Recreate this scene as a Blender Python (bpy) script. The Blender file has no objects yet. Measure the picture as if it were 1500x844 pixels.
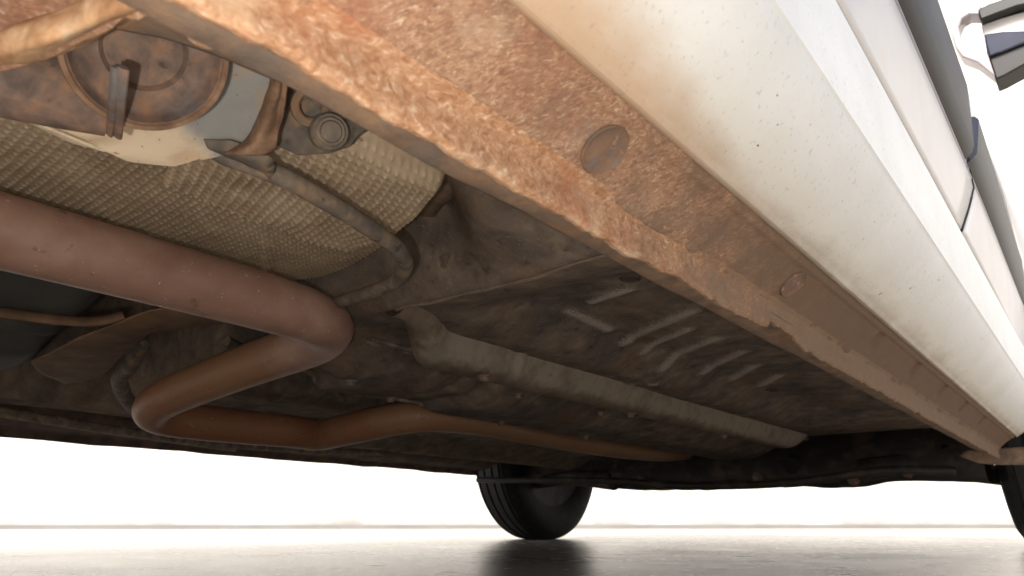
import bpy, bmesh, math, random
from math import sin, cos, atan, atan2, sqrt, pi, radians, exp
from mathutils import Vector, Matrix, noise
random.seed(3)
sc = bpy.context.scene
C = sc.collection

# ------------------------------------------------------------------ camera
F_PX, HZ = 1040.0, 764.0                  # focal length and horizon in pixels of a 1500 x 844 frame
CAM_H = 0.0585                            # lens height above the floor
PITCH = atan((HZ - 422.0) / F_PX)
YAW = radians(39.108)
RAKE = radians(0.308)                     # the car sits slightly nose down
cam = bpy.data.cameras.new('camera')
cam.sensor_width = 36.0
cam.lens = F_PX / 1500.0 * 36.0
cam.clip_start = 0.005
cam.clip_end = 500
cam.dof.use_dof = True
cam.dof.focus_distance = 0.55
cam.dof.aperture_fstop = 17
co = bpy.data.objects.new('camera', cam)
C.objects.link(co)
co.location = (0, 0, CAM_H)
co.rotation_euler = (pi / 2 + PITCH, 0, YAW)
sc.camera = co

# ------------------------------------------------------------------ light
SUN_EL, SUN_AZ = radians(50), radians(166)   # azimuth clockwise from +Y
w = bpy.data.worlds.new('World')
sc.world = w
w.use_nodes = True
nt = w.node_tree
nt.nodes.clear()
sky = nt.nodes.new('ShaderNodeTexSky')
sky.sky_type = 'NISHITA'
sky.sun_disc = False
sky.sun_elevation = SUN_EL
sky.sun_rotation = SUN_AZ
sky.air_density = 1.0
sky.dust_density = 4.0
sky.ozone_density = 0.3
bg = nt.nodes.new('ShaderNodeBackground')
bg.inputs['Strength'].default_value = 0.12
wo = nt.nodes.new('ShaderNodeOutputWorld')
nt.links.new(sky.outputs[0], bg.inputs[0])
nt.links.new(bg.outputs[0], wo.inputs[0])
sun = bpy.data.lights.new('sun', 'SUN')
sun.energy = 3.0
sun.angle = radians(25)
sun.color = (1.0, 0.98, 0.95)
so = bpy.data.objects.new('sun', sun)
C.objects.link(so)
sd = Vector((sin(SUN_AZ) * cos(SUN_EL), cos(SUN_AZ) * cos(SUN_EL), sin(SUN_EL)))
so.rotation_euler = sd.to_track_quat('Z', 'Y').to_euler()
so.location = sd * 30
# the phone's own torch beside the lens: the photograph shows its short black shadows
torch = bpy.data.lights.new('torch', 'POINT')
torch.energy = 1.55
torch.shadow_soft_size = 0.003
torch.color = (1.0, 0.97, 0.93)
to = bpy.data.objects.new('torch', torch)
C.objects.link(to)
tq = co.rotation_euler.to_matrix() @ Vector((-0.036, -0.018, 0.004))
to.location = Vector((0, 0, CAM_H)) + tq
sc.view_settings.view_transform = 'Standard'
sc.view_settings.look = 'None'
sc.view_settings.gamma = 1
sc.view_settings.exposure = 1.12
try:
    sc.cycles.max_bounces = 10
    sc.cycles.diffuse_bounces = 6
    sc.cycles.use_denoising = True
except Exception:
    pass

# ------------------------------------------------------------------ helpers
BASE = Vector((-0.9, 1.0, -0.055))        # car root, in the car's own axes seen from the lens


def rot(d, a):
    return Vector((d[0], d[1] * cos(a) - d[2] * sin(a), d[1] * sin(a) + d[2] * cos(a)))


def ray(px, py):
    r, u = px - 750.0, 422.0 - py
    fh, z = F_PX * cos(PITCH) - u * sin(PITCH), F_PX * sin(PITCH) + u * cos(PITCH)
    return rot((r * cos(YAW) - fh * sin(YAW), r * sin(YAW) + fh * cos(YAW), z), RAKE)


def at(px, py, z=None, x=None, y=None, d=None):
    v = ray(px, py)
    if z is not None: return v * (z / v.z)
    if x is not None: return v * (x / v.x)
    if y is not None: return v * (y / v.y)
    return v.normalized() * d


def lin(h):
    h = h.lstrip('#')
    o = []
    for i in (0, 2, 4):
        c = int(h[i:i + 2], 16) / 255
        o.append(c / 12.92 if c <= 0.04045 else ((c + 0.055) / 1.055) ** 2.4)
    return (*o, 1)


def ss(a, b, t):
    t = min(1, max(0, (t - a) / (b - a)))
    return t * t * (3 - 2 * t)


def gs(t, s):
    return exp(-(t / s) ** 2)


def nz(x, y, z=0, s=1.0):
    return noise.noise(Vector((x * s, y * s, z * s)))


def mesh(name, verts, faces, m, parent=None, smooth=True, sharp=38, thick=0, shift=True):
    me = bpy.data.meshes.new(name)
    if shift:
        verts = [Vector(v) - BASE for v in verts]
    me.from_pydata([tuple(v) for v in verts], [], faces)
    me.validate()
    bm = bmesh.new(); bm.from_mesh(me)
    bmesh.ops.remove_doubles(bm, verts=bm.verts, dist=1e-6)
    bmesh.ops.recalc_face_normals(bm, faces=bm.faces)
    bm.to_mesh(me); bm.free()
    if smooth:
        me.polygons.foreach_set('use_smooth', [True] * len(me.polygons))
        try:
            me.set_sharp_from_angle(angle=radians(sharp))
        except Exception:
            pass
    me.materials.append(m)
    o = bpy.data.objects.new(name, me)
    C.objects.link(o)
    if parent is not None:
        o.parent = parent
    if thick:
        s = o.modifiers.new('thickness', 'SOLIDIFY')
        s.thickness = thick
        s.offset = 0
    return o


def gridmesh(name, fn, nu, nv, m, parent, thick=0, sharp=60, closed=False):
    vs = [fn(i / nu, j / nv) for j in range(nv + 1) for i in range(nu + 1)]
    fs = [(j * (nu + 1) + i, j * (nu + 1) + i + 1, (j + 1) * (nu + 1) + i + 1, (j + 1) * (nu + 1) + i)
          for j in range(nv) for i in range(nu)]
    return mesh(name, vs, fs, m, parent, sharp=sharp, thick=thick)


def cr(p0, p1, p2, p3, t):
    return 0.5 * ((2 * p1) + (p2 - p0) * t + (2 * p0 - 5 * p1 + 4 * p2 - p3) * t * t + (3 * p1 - p0 - 3 * p2 + p3) * t ** 3)


def spline(pts, n=12):
    pts = [Vector(p) for p in pts]
    P = [pts[0] * 2 - pts[1]] + pts + [pts[-1] * 2 - pts[-2]]
    out = []
    for i in range(1, len(P) - 2):
        for k in range(n):
            out.append(cr(P[i - 1], P[i], P[i + 1], P[i + 2], k / n))
    out.append(pts[-1])
    return out


def tubegeo(path, r, seg=20, cap=True, sq=1.0):
    path = [Vector(p) for p in path]
    T = [(path[min(i + 1, len(path) - 1)] - path[max(i - 1, 0)]).normalized() for i in range(len(path))]
    n = T[0].orthogonal().normalized()
    vs, fs = [], []
    for i, p in enumerate(path):
        n = (n - T[i] * n.dot(T[i])).normalized()
        b = T[i].cross(n)
        rr = r(i / (len(path) - 1), p) if callable(r) else r
        for k in range(seg):
            a = 2 * pi * k / seg
            vs.append(p + n * (cos(a) * rr) + b * (sin(a) * rr * sq))
    for i in range(len(path) - 1):
        for k in range(seg):
            k2 = (k + 1) % seg
            fs.append((i * seg + k, i * seg + k2, (i + 1) * seg + k2, (i + 1) * seg + k))
    if cap:
        fs.append(tuple(range(seg))[::-1])
        fs.append(tuple((len(path) - 1) * seg + k for k in range(seg)))
    return vs, fs


def tube(name, path, r, m, parent, seg=20, cap=True, sq=1.0):
    vs, fs = tubegeo(path, r, seg, cap, sq)
    return mesh(name, vs, fs, m, parent, sharp=50)


def lathe(name, prof, origin, axis, m, parent, seg=48, sharp=35, close=False):
    ax = Vector(axis).normalized()
    n = ax.orthogonal().normalized(); b = ax.cross(n)
    vs, fs = [], []
    for r, h in prof:
        for k in range(seg):
            a = 2 * pi * k / seg
            vs.append(Vector(origin) + ax * h + (n * cos(a) + b * sin(a)) * r)
    L = len(prof)
    for i in range(L if close else L - 1):
        i2 = (i + 1) % L
        for k in range(seg):
            k2 = (k + 1) % seg
            fs.append((i * seg + k, i * seg + k2, i2 * seg + k2, i2 * seg + k))
    if not close:
        if prof[0][0] > 1e-5: fs.append(tuple(range(seg))[::-1])
        if prof[-1][0] > 1e-5: fs.append(tuple((L - 1) * seg + k for k in range(seg)))
    return mesh(name, vs, fs, m, parent, sharp=sharp)


def extrude_y(name, prof, ys, m, parent, closed=False, wob=0.0, sharp=38, thick=0, cap=True):
    """profile of (x, z) points swept along y"""
    n = len(prof)
    vs, fs = [], []
    for y in ys:
        for k, (x, z) in enumerate(prof):
            d = wob * nz(x * 9 + k, y * 14, z * 9) if wob else 0
            vs.append(Vector((x + d, y, z + d)))
    for j in range(len(ys) - 1):
        for k in range(n if closed else n - 1):
            k2 = (k + 1) % n
            fs.append((j * n + k, j * n + k2, (j + 1) * n + k2, (j + 1) * n + k))
    if closed and cap:
        fs.append(tuple(range(n))[::-1])
        fs.append(tuple((len(ys) - 1) * n + k for k in range(n)))
    return mesh(name, vs, fs, m, parent, sharp=sharp, thick=thick)


def box(name, c, s, m, parent, bev=0.004, R=None):
    bm = bmesh.new()
    bmesh.ops.create_cube(bm, size=1)
    for v in bm.verts:
        v.co = Vector((v.co.x * s[0], v.co.y * s[1], v.co.z * s[2]))
    if bev:
        bmesh.ops.bevel(bm, geom=bm.edges[:], offset=bev, segments=2, affect='EDGES', profile=0.5)
    vs = []
    for v in bm.verts:
        q = v.co.copy()
        if R: q = R @ q
        vs.append(q + Vector(c))
    bm.verts.index_update()
    fs = [tuple(v.index for v in f.verts) for f in bm.faces]
    bm.free()
    return mesh(name, vs, fs, m, parent, sharp=50)


def lerp_poly(pts, n):
    """n+1 samples at even arc length along a polyline of tuples"""
    P = [Vector(p) for p in pts]
    L = [0]
    for a, b in zip(P, P[1:]): L.append(L[-1] + (b - a).length)
    out = []
    for i in range(n + 1):
        t = L[-1] * i / n
        k = 0
        while k < len(P) - 2 and L[k + 1] < t: k += 1
        f = (t - L[k]) / max(1e-9, L[k + 1] - L[k])
        out.append(P[k].lerp(P[k + 1], f))
    return out


def sheet(name, rows, nu, m, parent, nv=10, thick=0.0015, wob=0, ws=30):
    """curved sheet through rows of 3-D points (each row resampled), smooth across the rows"""
    R = [spline(lerp_poly(r, 24), 1) for r in rows]
    cols = [lerp_poly([tuple(p) for p in r], nu) for r in R]
    vs = []
    nr = (len(rows) - 1) * nv
    for j in range(nr + 1):
        t = j / nv
        k = min(int(t), len(rows) - 2)
        f = t - k
        for i in range(nu + 1):
            p0 = cols[max(k - 1, 0)][i]; p1 = cols[k][i]; p2 = cols[k + 1][i]; p3 = cols[min(k + 2, len(rows) - 1)][i]
            p = cr(p0, p1, p2, p3, f)
            if wob: p = p + Vector((nz(*p, s=ws), nz(p.y, p.z, p.x, s=ws), nz(p.z, p.x, p.y, s=ws))) * wob
            vs.append(p)
    fs = [(j * (nu + 1) + i, j * (nu + 1) + i + 1, (j + 1) * (nu + 1) + i + 1, (j + 1) * (nu + 1) + i)
          for j in range(nr) for i in range(nu)]
    return mesh(name, vs, fs, m, parent, sharp=60, thick=thick)


# ------------------------------------------------------------------ materials
def mat(name, cols, scale=40, detail=8, dist=0.3, rough=0.8, metal=0.0, stretch=(1, 1, 1), bump=(), layers=(), spec=0.4, coat=0, world=False, rvar=0.0):
    m = bpy.data.materials.new(name)
    m.use_nodes = True
    t = m.node_tree; N = t.nodes; L = t.links
    b = N['Principled BSDF']
    tc = N.new('ShaderNodeTexCoord')
    src = tc.outputs['Object']
    sep = N.new('ShaderNodeSeparateXYZ'); L.new(src, sep.inputs[0])

    def mapped(s):
        mp = N.new('ShaderNodeMapping'); L.new(src, mp.inputs[0])
        mp.inputs['Scale'].default_value = s
        return mp.outputs[0]

    def noi(sc_, det, ds, st=(1, 1, 1), off=0):
        n = N.new('ShaderNodeTexNoise')
        mp = N.new('ShaderNodeMapping'); L.new(src, mp.inputs[0])
        mp.inputs['Scale'].default_value = st[:3]
        if len(st) > 3:
            m0 = N.new('ShaderNodeMapping'); L.new(src, m0.inputs[0])
            m0.inputs['Rotation'].default_value = (0, 0, st[3])
            L.new(m0.outputs[0], mp.inputs[0])
        mp.inputs['Location'].default_value = (off, off * 0.7, off * 1.3)
        L.new(mp.outputs[0], n.inputs['Vector'])
        n.inputs['Scale'].default_value = sc_
        n.inputs['Detail'].default_value = det
        n.inputs['Distortion'].default_value = ds
        n.inputs['Roughness'].default_value = 0.6
        return n.outputs['Fac']
    n0 = noi(scale, detail, dist, stretch)
    rp = N.new('ShaderNodeValToRGB'); L.new(n0, rp.inputs[0])
    e = rp.color_ramp.elements
    while len(e) < len(cols): e.new(0.5)
    for i, (p, c) in enumerate(cols):
        e[i].position = p
        e[i].color = lin(c)
    col = rp.outputs[0]
    rough_sock = None
    for q, ly in enumerate(layers):
        f = noi(ly.get('scale', 20), ly.get('detail', 6), ly.get('dist', 0.2), ly.get('stretch', (1, 1, 1)), q * 3.1 + 1)
        if 'attr' in ly:
            an = N.new('ShaderNodeAttribute'); an.attribute_name = ly['attr']
            mu = N.new('ShaderNodeMath'); mu.operation = 'MULTIPLY_ADD'
            L.new(an.outputs['Fac'], mu.inputs[0]); mu.inputs[1].default_value = ly.get('gain', 1.0)
            L.new(f, mu.inputs[2]); f = mu.outputs[0]
        if 'axis' in ly:
            for (ax, a0, a1) in ly['axis']:
                mr = N.new('ShaderNodeMapRange'); L.new(sep.outputs[ax], mr.inputs[0])
                sh = BASE[ax] if not world else 0
                mr.inputs['From Min'].default_value = a0 - sh
                mr.inputs['From Max'].default_value = a1 - sh
                mr.inputs['To Min'].default_value = 0
                mr.inputs['To Max'].default_value = 1
                mu = N.new('ShaderNodeMath'); mu.operation = 'MULTIPLY_ADD'
                L.new(mr.outputs[0], mu.inputs[0]); mu.inputs[1].default_value = ly.get('gain', 1.0)
                L.new(f, mu.inputs[2]); f = mu.outputs[0]
        m2 = N.new('ShaderNodeMapRange'); m2.interpolation_type = 'SMOOTHSTEP'
        L.new(f, m2.inputs[0])
        m2.inputs['From Min'].default_value = ly['lo']; m2.inputs['From Max'].default_value = ly['hi']
        m2.inputs['To Max'].default_value = ly.get('max', 1.0)
        mx = N.new('ShaderNodeMix'); mx.data_type = 'RGBA'
        L.new(m2.outputs[0], mx.inputs['Factor'])
        L.new(col, mx.inputs['A']); mx.inputs['B'].default_value = lin(ly['col'])
        col = mx.outputs['Result']
        if 'rough' in ly:
            mf = N.new('ShaderNodeMix'); mf.data_type = 'FLOAT'
            L.new(m2.outputs[0], mf.inputs['Factor'])
            if rough_sock: L.new(rough_sock, mf.inputs['A'])
            else: mf.inputs['A'].default_value = rough
            mf.inputs['B'].default_value = ly['rough']
            rough_sock = mf.outputs['Result']
    L.new(col, b.inputs['Base Color'])
    if rough_sock: L.new(rough_sock, b.inputs['Roughness'])
    else: b.inputs['Roughness'].default_value = rough
    b.inputs['Metallic'].default_value = metal
    b.inputs['Specular IOR Level'].default_value = spec
    if coat:
        b.inputs['Coat Weight'].default_value = coat
        b.inputs['Coat Roughness'].default_value = 0.08
    prev = None
    for q, bb in enumerate(bump):
        f = noi(bb['scale'], bb.get('detail', 4), bb.get('dist', 0.2), bb.get('stretch', (1, 1, 1)), 7 + q * 2.3)
        if bb.get('voro'):
            v = N.new('ShaderNodeTexVoronoi'); v.inputs['Scale'].default_value = bb['scale']
            L.new(mapped(bb.get('stretch', (1, 1, 1))), v.inputs['Vector'])
            f = v.outputs['Distance']
        bp = N.new('ShaderNodeBump')
        bp.inputs['Strength'].default_value = bb.get('str', 0.5)
        bp.inputs['Distance'].default_value = bb['h']
        L.new(f, bp.inputs['Height'])
        if prev: L.new(prev, bp.inputs['Normal'])
        prev = bp.outputs[0]
    if prev: L.new(prev, b.inputs['Normal'])
    return m


M = {}
WOOL = (0.38, 1.0, 0.8, radians(-40))
M['mud'] = mat('dried red mud', [(0.28, '745343'), (0.45, '8a6852'), (0.58, '9c7a60'), (0.74, 'bda68b')], scale=620, detail=4, dist=0.9, stretch=WOOL, rough=0.95, spec=0.15,
               layers=[dict(col='845641', scale=22, detail=8, lo=0.48, hi=0.68, max=0.6), dict(col='bba084', scale=26, detail=8, lo=0.54, hi=0.72, max=0.5),
                       dict(col='82736a', scale=40, detail=8, lo=0.56, hi=0.74, max=0.5), dict(col='cdbba4', scale=420, detail=3, dist=1.0, stretch=WOOL, lo=0.60, hi=0.74, max=0.55),
                       dict(col='6a5849', scale=40, lo=0.5, hi=1.08, max=0.9, axis=[(1, 0.12, 0.75)], gain=0.9)],
               bump=[dict(scale=620, h=0.0006, str=0.7, stretch=WOOL, detail=4, dist=0.9), dict(scale=110, h=0.0012, str=0.35, stretch=WOOL)])
M['mud_lip'] = mat('pale mud lip', [(0.28, '98704f'), (0.45, 'b58a65'), (0.6, 'c9a37d'), (0.75, 'dcc4a6')], scale=130, detail=7, dist=0.6, stretch=(0.35, 1.0, 1.0, radians(20)), rough=0.95, spec=0.15,  # lighter mud tones for the near rear lip
                   layers=[dict(col='96694a', scale=40, detail=8, lo=0.52, hi=0.68, max=0.6), dict(col='8c7d70', scale=25, detail=8, lo=0.58, hi=0.72, max=0.5)],
                   bump=[dict(scale=160, h=0.0012, str=0.7, stretch=(0.35, 1.0, 1.0, radians(20)), detail=6), dict(scale=60, h=0.0015, str=0.4)])
WOOL2 = (0.45, 1.0, 0.6, radians(-75))
M['mud_flange'] = mat('crusted mud on flange', [(0.28, '7e583f'), (0.45, '976f51'), (0.6, 'a98467'), (0.75, 'c6b297')], scale=560, detail=4, dist=0.8, stretch=WOOL2, rough=0.95, spec=0.15,
                      layers=[dict(col='935a3d', scale=22, detail=8, lo=0.48, hi=0.66, max=0.6), dict(col='c9ad8b', scale=18, detail=8, lo=0.52, hi=0.7, max=0.5),
                              dict(col='bda487', scale=90, detail=8, lo=0.86, hi=1.14, max=0.75, axis=[(2, 0.135, 0.125)], gain=0.55),
                              dict(col='796553', scale=30, lo=0.5, hi=1.1, max=0.9, axis=[(1, 0.15, 0.75)], gain=0.9)],
                      bump=[dict(scale=560, h=0.0006, str=0.7, stretch=WOOL2, detail=4, dist=0.8), dict(scale=90, h=0.0016, str=0.4)])
M['white_paint'] = mat('dusty white paint', [(0.35, 'd3d3cf'), (0.65, 'dcdcd9')], scale=12, rough=0.45, coat=0.0, spec=0.35,
                       layers=[dict(col='c6bca8', scale=24, detail=12, stretch=(1, 0.4, 1), lo=1.1, hi=2.6, max=0.6, gain=2.0, axis=[(2, 0.214, 0.17)], rough=0.7),
                               dict(col='94806a', scale=45, detail=14, stretch=(1, 0.5, 1), lo=0.98, hi=1.95, max=0.85, gain=1.35, axis=[(2, 0.190, 0.164)], rough=0.85),
                               dict(col='b39374', scale=45, detail=14, stretch=(1, 0.5, 1), lo=1.75, hi=2.9, max=0.75, gain=1.4, axis=[(2, 0.196, 0.170), (1, 0.40, 0.14)], rough=0.9),
                               dict(col='8d8078', scale=300, detail=3, lo=0.60, hi=0.72, max=0.35),
                               dict(col='4a3a30', scale=130, detail=2, lo=0.745, hi=0.765, max=0.85, stretch=(1, 0.6, 1))],
                       bump=[dict(scale=420, h=0.0004, str=0.45, detail=3), dict(scale=90, h=0.0008, str=0.25)])
M['door_paint'] = mat('clean white paint', [(0.35, 'c8c4c0'), (0.65, 'd0ccc8')], scale=9, rough=0.4, coat=0.1,
                      layers=[dict(col='cdbfae', scale=25, lo=0.62, hi=0.75, max=0.35)])
M['grey_floor'] = mat('grimy underseal', [(0.3, '564c44'), (0.45, '6c5f54'), (0.58, '7c6c5d'), (0.75, '948370')], scale=30, detail=12, dist=0.4, rough=0.92, spec=0.15,
                      layers=[dict(col='474443', scale=7, detail=10, lo=0.46, hi=0.68, max=0.7), dict(col='7d6049', scale=10, detail=10, lo=0.50, hi=0.68, max=0.5),
                              dict(col='a8967f', scale=320, detail=4, lo=0.58, hi=0.74, max=0.5), dict(col='38322f', scale=60, detail=10, lo=0.58, hi=0.72, max=0.6),
                              dict(col='b3a799', scale=420, detail=6, dist=0.6, lo=0.64, hi=0.96, max=0.75, attr='wear', gain=0.43)],
                      bump=[dict(scale=420, h=0.0008, str=0.9, detail=6), dict(scale=90, h=0.0010, str=0.4)])
M['worn_rib'] = mat('worn pale rib', [(0.3, '5c5048'), (0.48, '8b7d70'), (0.62, 'b3a796')], scale=120, detail=6, dist=0.5, rough=0.85, spec=0.2,
                    layers=[dict(col='4a3d34', scale=40, lo=0.45, hi=0.58, max=0.9)], bump=[dict(scale=260, h=0.0006, str=0.6)])
M['inner_sill'] = mat('dusty inner sill', [(0.3, '5f5147'), (0.5, '7d6756'), (0.7, '95785c')], scale=45, detail=9, rough=0.92, spec=0.2,
                      layers=[dict(col='6b6157', scale=18, lo=0.5, hi=0.64, max=0.6), dict(col='8f6a4c', scale=22, lo=0.55, hi=0.68, max=0.6)],
                      bump=[dict(scale=230, h=0.0008, str=0.7)])
M['rail'] = mat('grimy rail with tan lit shoulder', [(0.3, '5b4e42'), (0.5, '716252'), (0.7, '857260')], scale=22, detail=8, rough=0.85, spec=0.25,
                layers=[dict(col='948877', scale=60, detail=10, lo=1.12, hi=1.55, max=0.9, axis=[(0, -0.566, -0.551), (1, 0.485, 0.535)], gain=0.5), dict(col='65564a', scale=14, detail=10, lo=0.50, hi=0.70, max=0.6)],  # tan on the right shoulder paints in the side light falling there
                bump=[dict(scale=140, h=0.0006, str=0.4)])
M['tan'] = mat('tan dusty metal', [(0.3, '857257'), (0.5, 'a4937a'), (0.7, 'b8ac98')], scale=22, detail=8, rough=0.8, spec=0.3)
M['exhaust'] = mat('dusty pink brown exhaust', [(0.3, '835f4f'), (0.5, '967362'), (0.7, 'a88775')], scale=14, detail=9, rough=0.5, spec=0.4,
                   layers=[dict(col='916a48', scale=12, lo=0.84, hi=1.14, max=0.85, axis=[(0, -0.60, -0.75)], gain=0.7),
                           dict(col='8c5a40', scale=12, lo=1.0, hi=1.25, max=0.8, axis=[(0, -0.75, -0.95)], gain=0.7),
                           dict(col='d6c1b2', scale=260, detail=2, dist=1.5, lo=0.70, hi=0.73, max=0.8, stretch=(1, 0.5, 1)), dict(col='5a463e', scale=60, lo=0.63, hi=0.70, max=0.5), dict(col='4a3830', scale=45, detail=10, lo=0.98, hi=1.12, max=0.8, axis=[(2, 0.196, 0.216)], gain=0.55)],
                   bump=[dict(scale=120, h=0.0004, str=0.4)])
M['shield'] = mat('tan embossed heat shield', [(0.3, '967f66'), (0.5, 'a99276'), (0.7, 'bca689')], scale=25, detail=8, rough=0.7, spec=0.4,
                  layers=[dict(col='6f5a42', scale=14, lo=0.54, hi=0.68, max=0.4), dict(col='cfbfa6', scale=50, lo=0.75, hi=1.25, max=0.75, attr='crown', gain=0.7), dict(col='5a4a38', scale=90, lo=0.68, hi=0.74, max=0.7)],  # paler dimple crowns: worn tops, plus relief shading painted into the colour
                  bump=[dict(scale=220, h=0.0004, str=0.4)])
M['mount'] = mat('grey mount with cream dust', [(0.3, '8e8c86'), (0.6, '9b9992'), (0.75, 'a6a49b')], scale=30, rough=0.75, spec=0.3,
                 layers=[dict(col='d6c0a2', scale=30, detail=9, lo=0.80, hi=1.25, axis=[(0, -0.330, -0.375)], gain=0.85), dict(col='b89674', scale=45, detail=10, lo=0.52, hi=0.68, max=0.55),
                         dict(col='b27447', scale=210, detail=2, lo=0.70, hi=0.74, max=0.8), dict(col='4f4238', scale=260, detail=2, lo=0.745, hi=0.77, max=0.8)],
                 bump=[dict(scale=160, h=0.0005, str=0.5)])
M['rust'] = mat('brown rusty steel', [(0.3, '564a44'), (0.5, '766256'), (0.68, '98765e')], scale=70, detail=9, rough=0.85, spec=0.25,
                layers=[dict(col='77726f', scale=30, detail=9, lo=0.50, hi=0.64, max=0.75), dict(col='8f684e', scale=55, detail=10, dist=0.8, lo=0.54, hi=0.70, max=0.6), dict(col='3c3431', scale=120, lo=0.62, hi=0.70, max=0.6)],
                bump=[dict(scale=180, h=0.0008, str=0.6)])
M['rust_dark'] = mat('dark brown grime', [(0.3, '38302b'), (0.5, '4d4038'), (0.7, '655040')], scale=25, detail=9, rough=0.85, spec=0.2, bump=[dict(scale=120, h=0.0008, str=0.5)])
M['rust_edge'] = mat('light rusty edge', [(0.3, '654c3e'), (0.5, '82654f'), (0.7, '9f7f66')], scale=60, detail=8, rough=0.9, spec=0.2,
                     bump=[dict(scale=180, h=0.0008, str=0.6)])
M['grey_dust'] = mat('dark grey dusty metal', [(0.3, '55504a'), (0.5, '716559'), (0.7, '938069')], scale=60, detail=9, rough=0.85, spec=0.3,
                     layers=[dict(col='95785a', scale=40, lo=0.56, hi=0.66, max=0.7), dict(col='35312f', scale=70, lo=0.58, hi=0.68, max=0.7)],
                     bump=[dict(scale=240, h=0.0006, str=0.6)])
M['plug'] = mat('grey rubber plug', [(0.3, '594b42'), (0.5, '6b5546'), (0.7, '7f6049')], scale=70, detail=7, rough=0.85, spec=0.25,
                layers=[dict(col='68625f', scale=60, lo=0.52, hi=0.62, max=0.7), dict(col='b88a6a', scale=90, lo=0.58, hi=0.68, max=0.7)],
                bump=[dict(scale=250, h=0.0006, str=0.5)])
M['tank'] = mat('black plastic tank', [(0.3, '3c3a37'), (0.6, '4e4b46'), (0.8, '605850')], scale=14, detail=8, rough=0.8, spec=0.4,
                layers=[dict(col='4d4033', scale=12, lo=0.55, hi=0.7, max=0.6)], bump=[dict(scale=200, h=0.0005, str=0.4)])
M['brown_lip'] = mat('brown dusty lip', [(0.3, '5a4433'), (0.6, '7a5d44'), (0.8, '8f7257')], scale=30, rough=0.85)
M['black'] = mat('black painted metal', [(0.3, '221f1d'), (0.6, '332e2a'), (0.8, '463d35')], scale=20, detail=8, rough=0.6, spec=0.4,
                 layers=[dict(col='5a4b3f', scale=16, detail=10, lo=0.50, hi=0.70, max=0.7)], bump=[dict(scale=120, h=0.0008, str=0.4)])
M['rubber'] = mat('tyre rubber', [(0.3, '121213'), (0.7, '1e1e1f')], scale=60, rough=0.75, spec=0.4,
                  layers=[dict(col='3a3632', scale=25, lo=0.55, hi=0.72, max=0.5)], bump=[dict(scale=300, h=0.0005, str=0.5)])
M['rim'] = mat('dark dusty steel rim', [(0.3, '2a2827'), (0.7, '4a443f')], scale=30, rough=0.6, metal=0.3)
M['trim'] = mat('dark grey plastic moulding', [(0.3, '2a2725'), (0.7, '34302d')], scale=6, rough=0.5, spec=0.5,
                bump=[dict(scale=900, h=0.0002, str=0.2)])
M['trim_lip'] = mat('mauve grey trim lip', [(0.3, '8d8386'), (0.7, '9b9193')], scale=8, rough=0.5)
M['trim_end'] = mat('blue black trim end', [(0.3, '1b1e26'), (0.7, '262a33')], scale=8, rough=0.3)
M['gap'] = mat('black rubber seal', [(0.3, '0c0c0c'), (0.7, '161413')], scale=20, rough=0.8)
M['mirror_arm'] = mat('shaded mauve white paint', [(0.3, 'a89fa0'), (0.7, 'b5acac')], scale=8, rough=0.35, coat=0.3)
M['mirror_black'] = mat('black mirror plastic', [(0.3, '211f1d'), (0.7, '2b2926')], scale=8, rough=0.4)
M['glass'] = mat('mirror glass', [(0.3, '1d2233'), (0.7, '343b52')], scale=14, rough=0.08, spec=0.5)
M['window'] = mat('tinted window glass', [(0.3, '0b0d0f'), (0.7, '101214')], scale=3, rough=0.05, spec=0.6)

# ------------------------------------------------------------------ setting
def setting(name, vs, fs, m):
    o = mesh(name, vs, fs, m, None, shift=False)
    o['kind'] = 'structure'
    return o


fm = mat('polished beige concrete', [(0.3, '878179'), (0.5, '958f86'), (0.7, 'a39d95')], scale=1.3, detail=12, dist=0.5, rough=0.26, spec=0.5, world=True,
         layers=[dict(col='7b7066', scale=4, detail=10, lo=0.50, hi=0.70, max=0.6, rough=0.30), dict(col='4d443d', scale=45, detail=3, lo=0.72, hi=0.74, max=0.8, rough=0.6),
                 dict(col='6e645b', scale=22, detail=10, lo=0.60, hi=0.72, max=0.6, rough=0.4), dict(col='c2b8ac', scale=2.2, lo=0.55, hi=0.7, max=0.5, rough=0.2)],
         bump=[dict(scale=5, h=0.004, str=0.45, detail=9), dict(scale=120, h=0.0004, str=0.35)])
S = 120.0
setting('floor', [(-S, -S, 0), (S, -S, 0), (S, S, 0), (-S, S, 0)], [(0, 1, 2, 3)], fm)

wm = mat('white plaster wall', [(0.3, 'd2cec6'), (0.7, 'dcd9d2')], scale=1.2, rough=0.9, world=True,
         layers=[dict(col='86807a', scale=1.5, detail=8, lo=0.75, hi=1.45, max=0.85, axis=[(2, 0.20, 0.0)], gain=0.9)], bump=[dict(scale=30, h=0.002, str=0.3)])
A, Bq = Vector((-7.14, 2.12, 0)), Vector((-1.12, 7.80, 0))
dv = (Bq - A).normalized(); nv_ = Vector((dv.y, -dv.x, 0))
if nv_.dot(-A) < 0: nv_ = -nv_
wall = bpy.data.objects.new('wall', None); C.objects.link(wall)
wall.location = (A + Bq) / 2
wall.rotation_euler.z = atan2(dv.y, dv.x)
wall['label'] = 'white plastered wall standing behind the car across the floor'
wall['category'] = 'wall'


def wallbox(name, y0, y1, z0, z1, m, L=30):
    sgn = -1.0
    vs = [(x, sgn * y, z) for x in (-L, L) for y in (y0, y1) for z in (z0, z1)]
    fs = [(0, 1, 3, 2), (4, 6, 7, 5), (0, 4, 5, 1), (2, 3, 7, 6), (0, 2, 6, 4), (1, 5, 7, 3)]
    return mesh(name, vs, fs, m, wall, smooth=False, shift=False)


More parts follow.
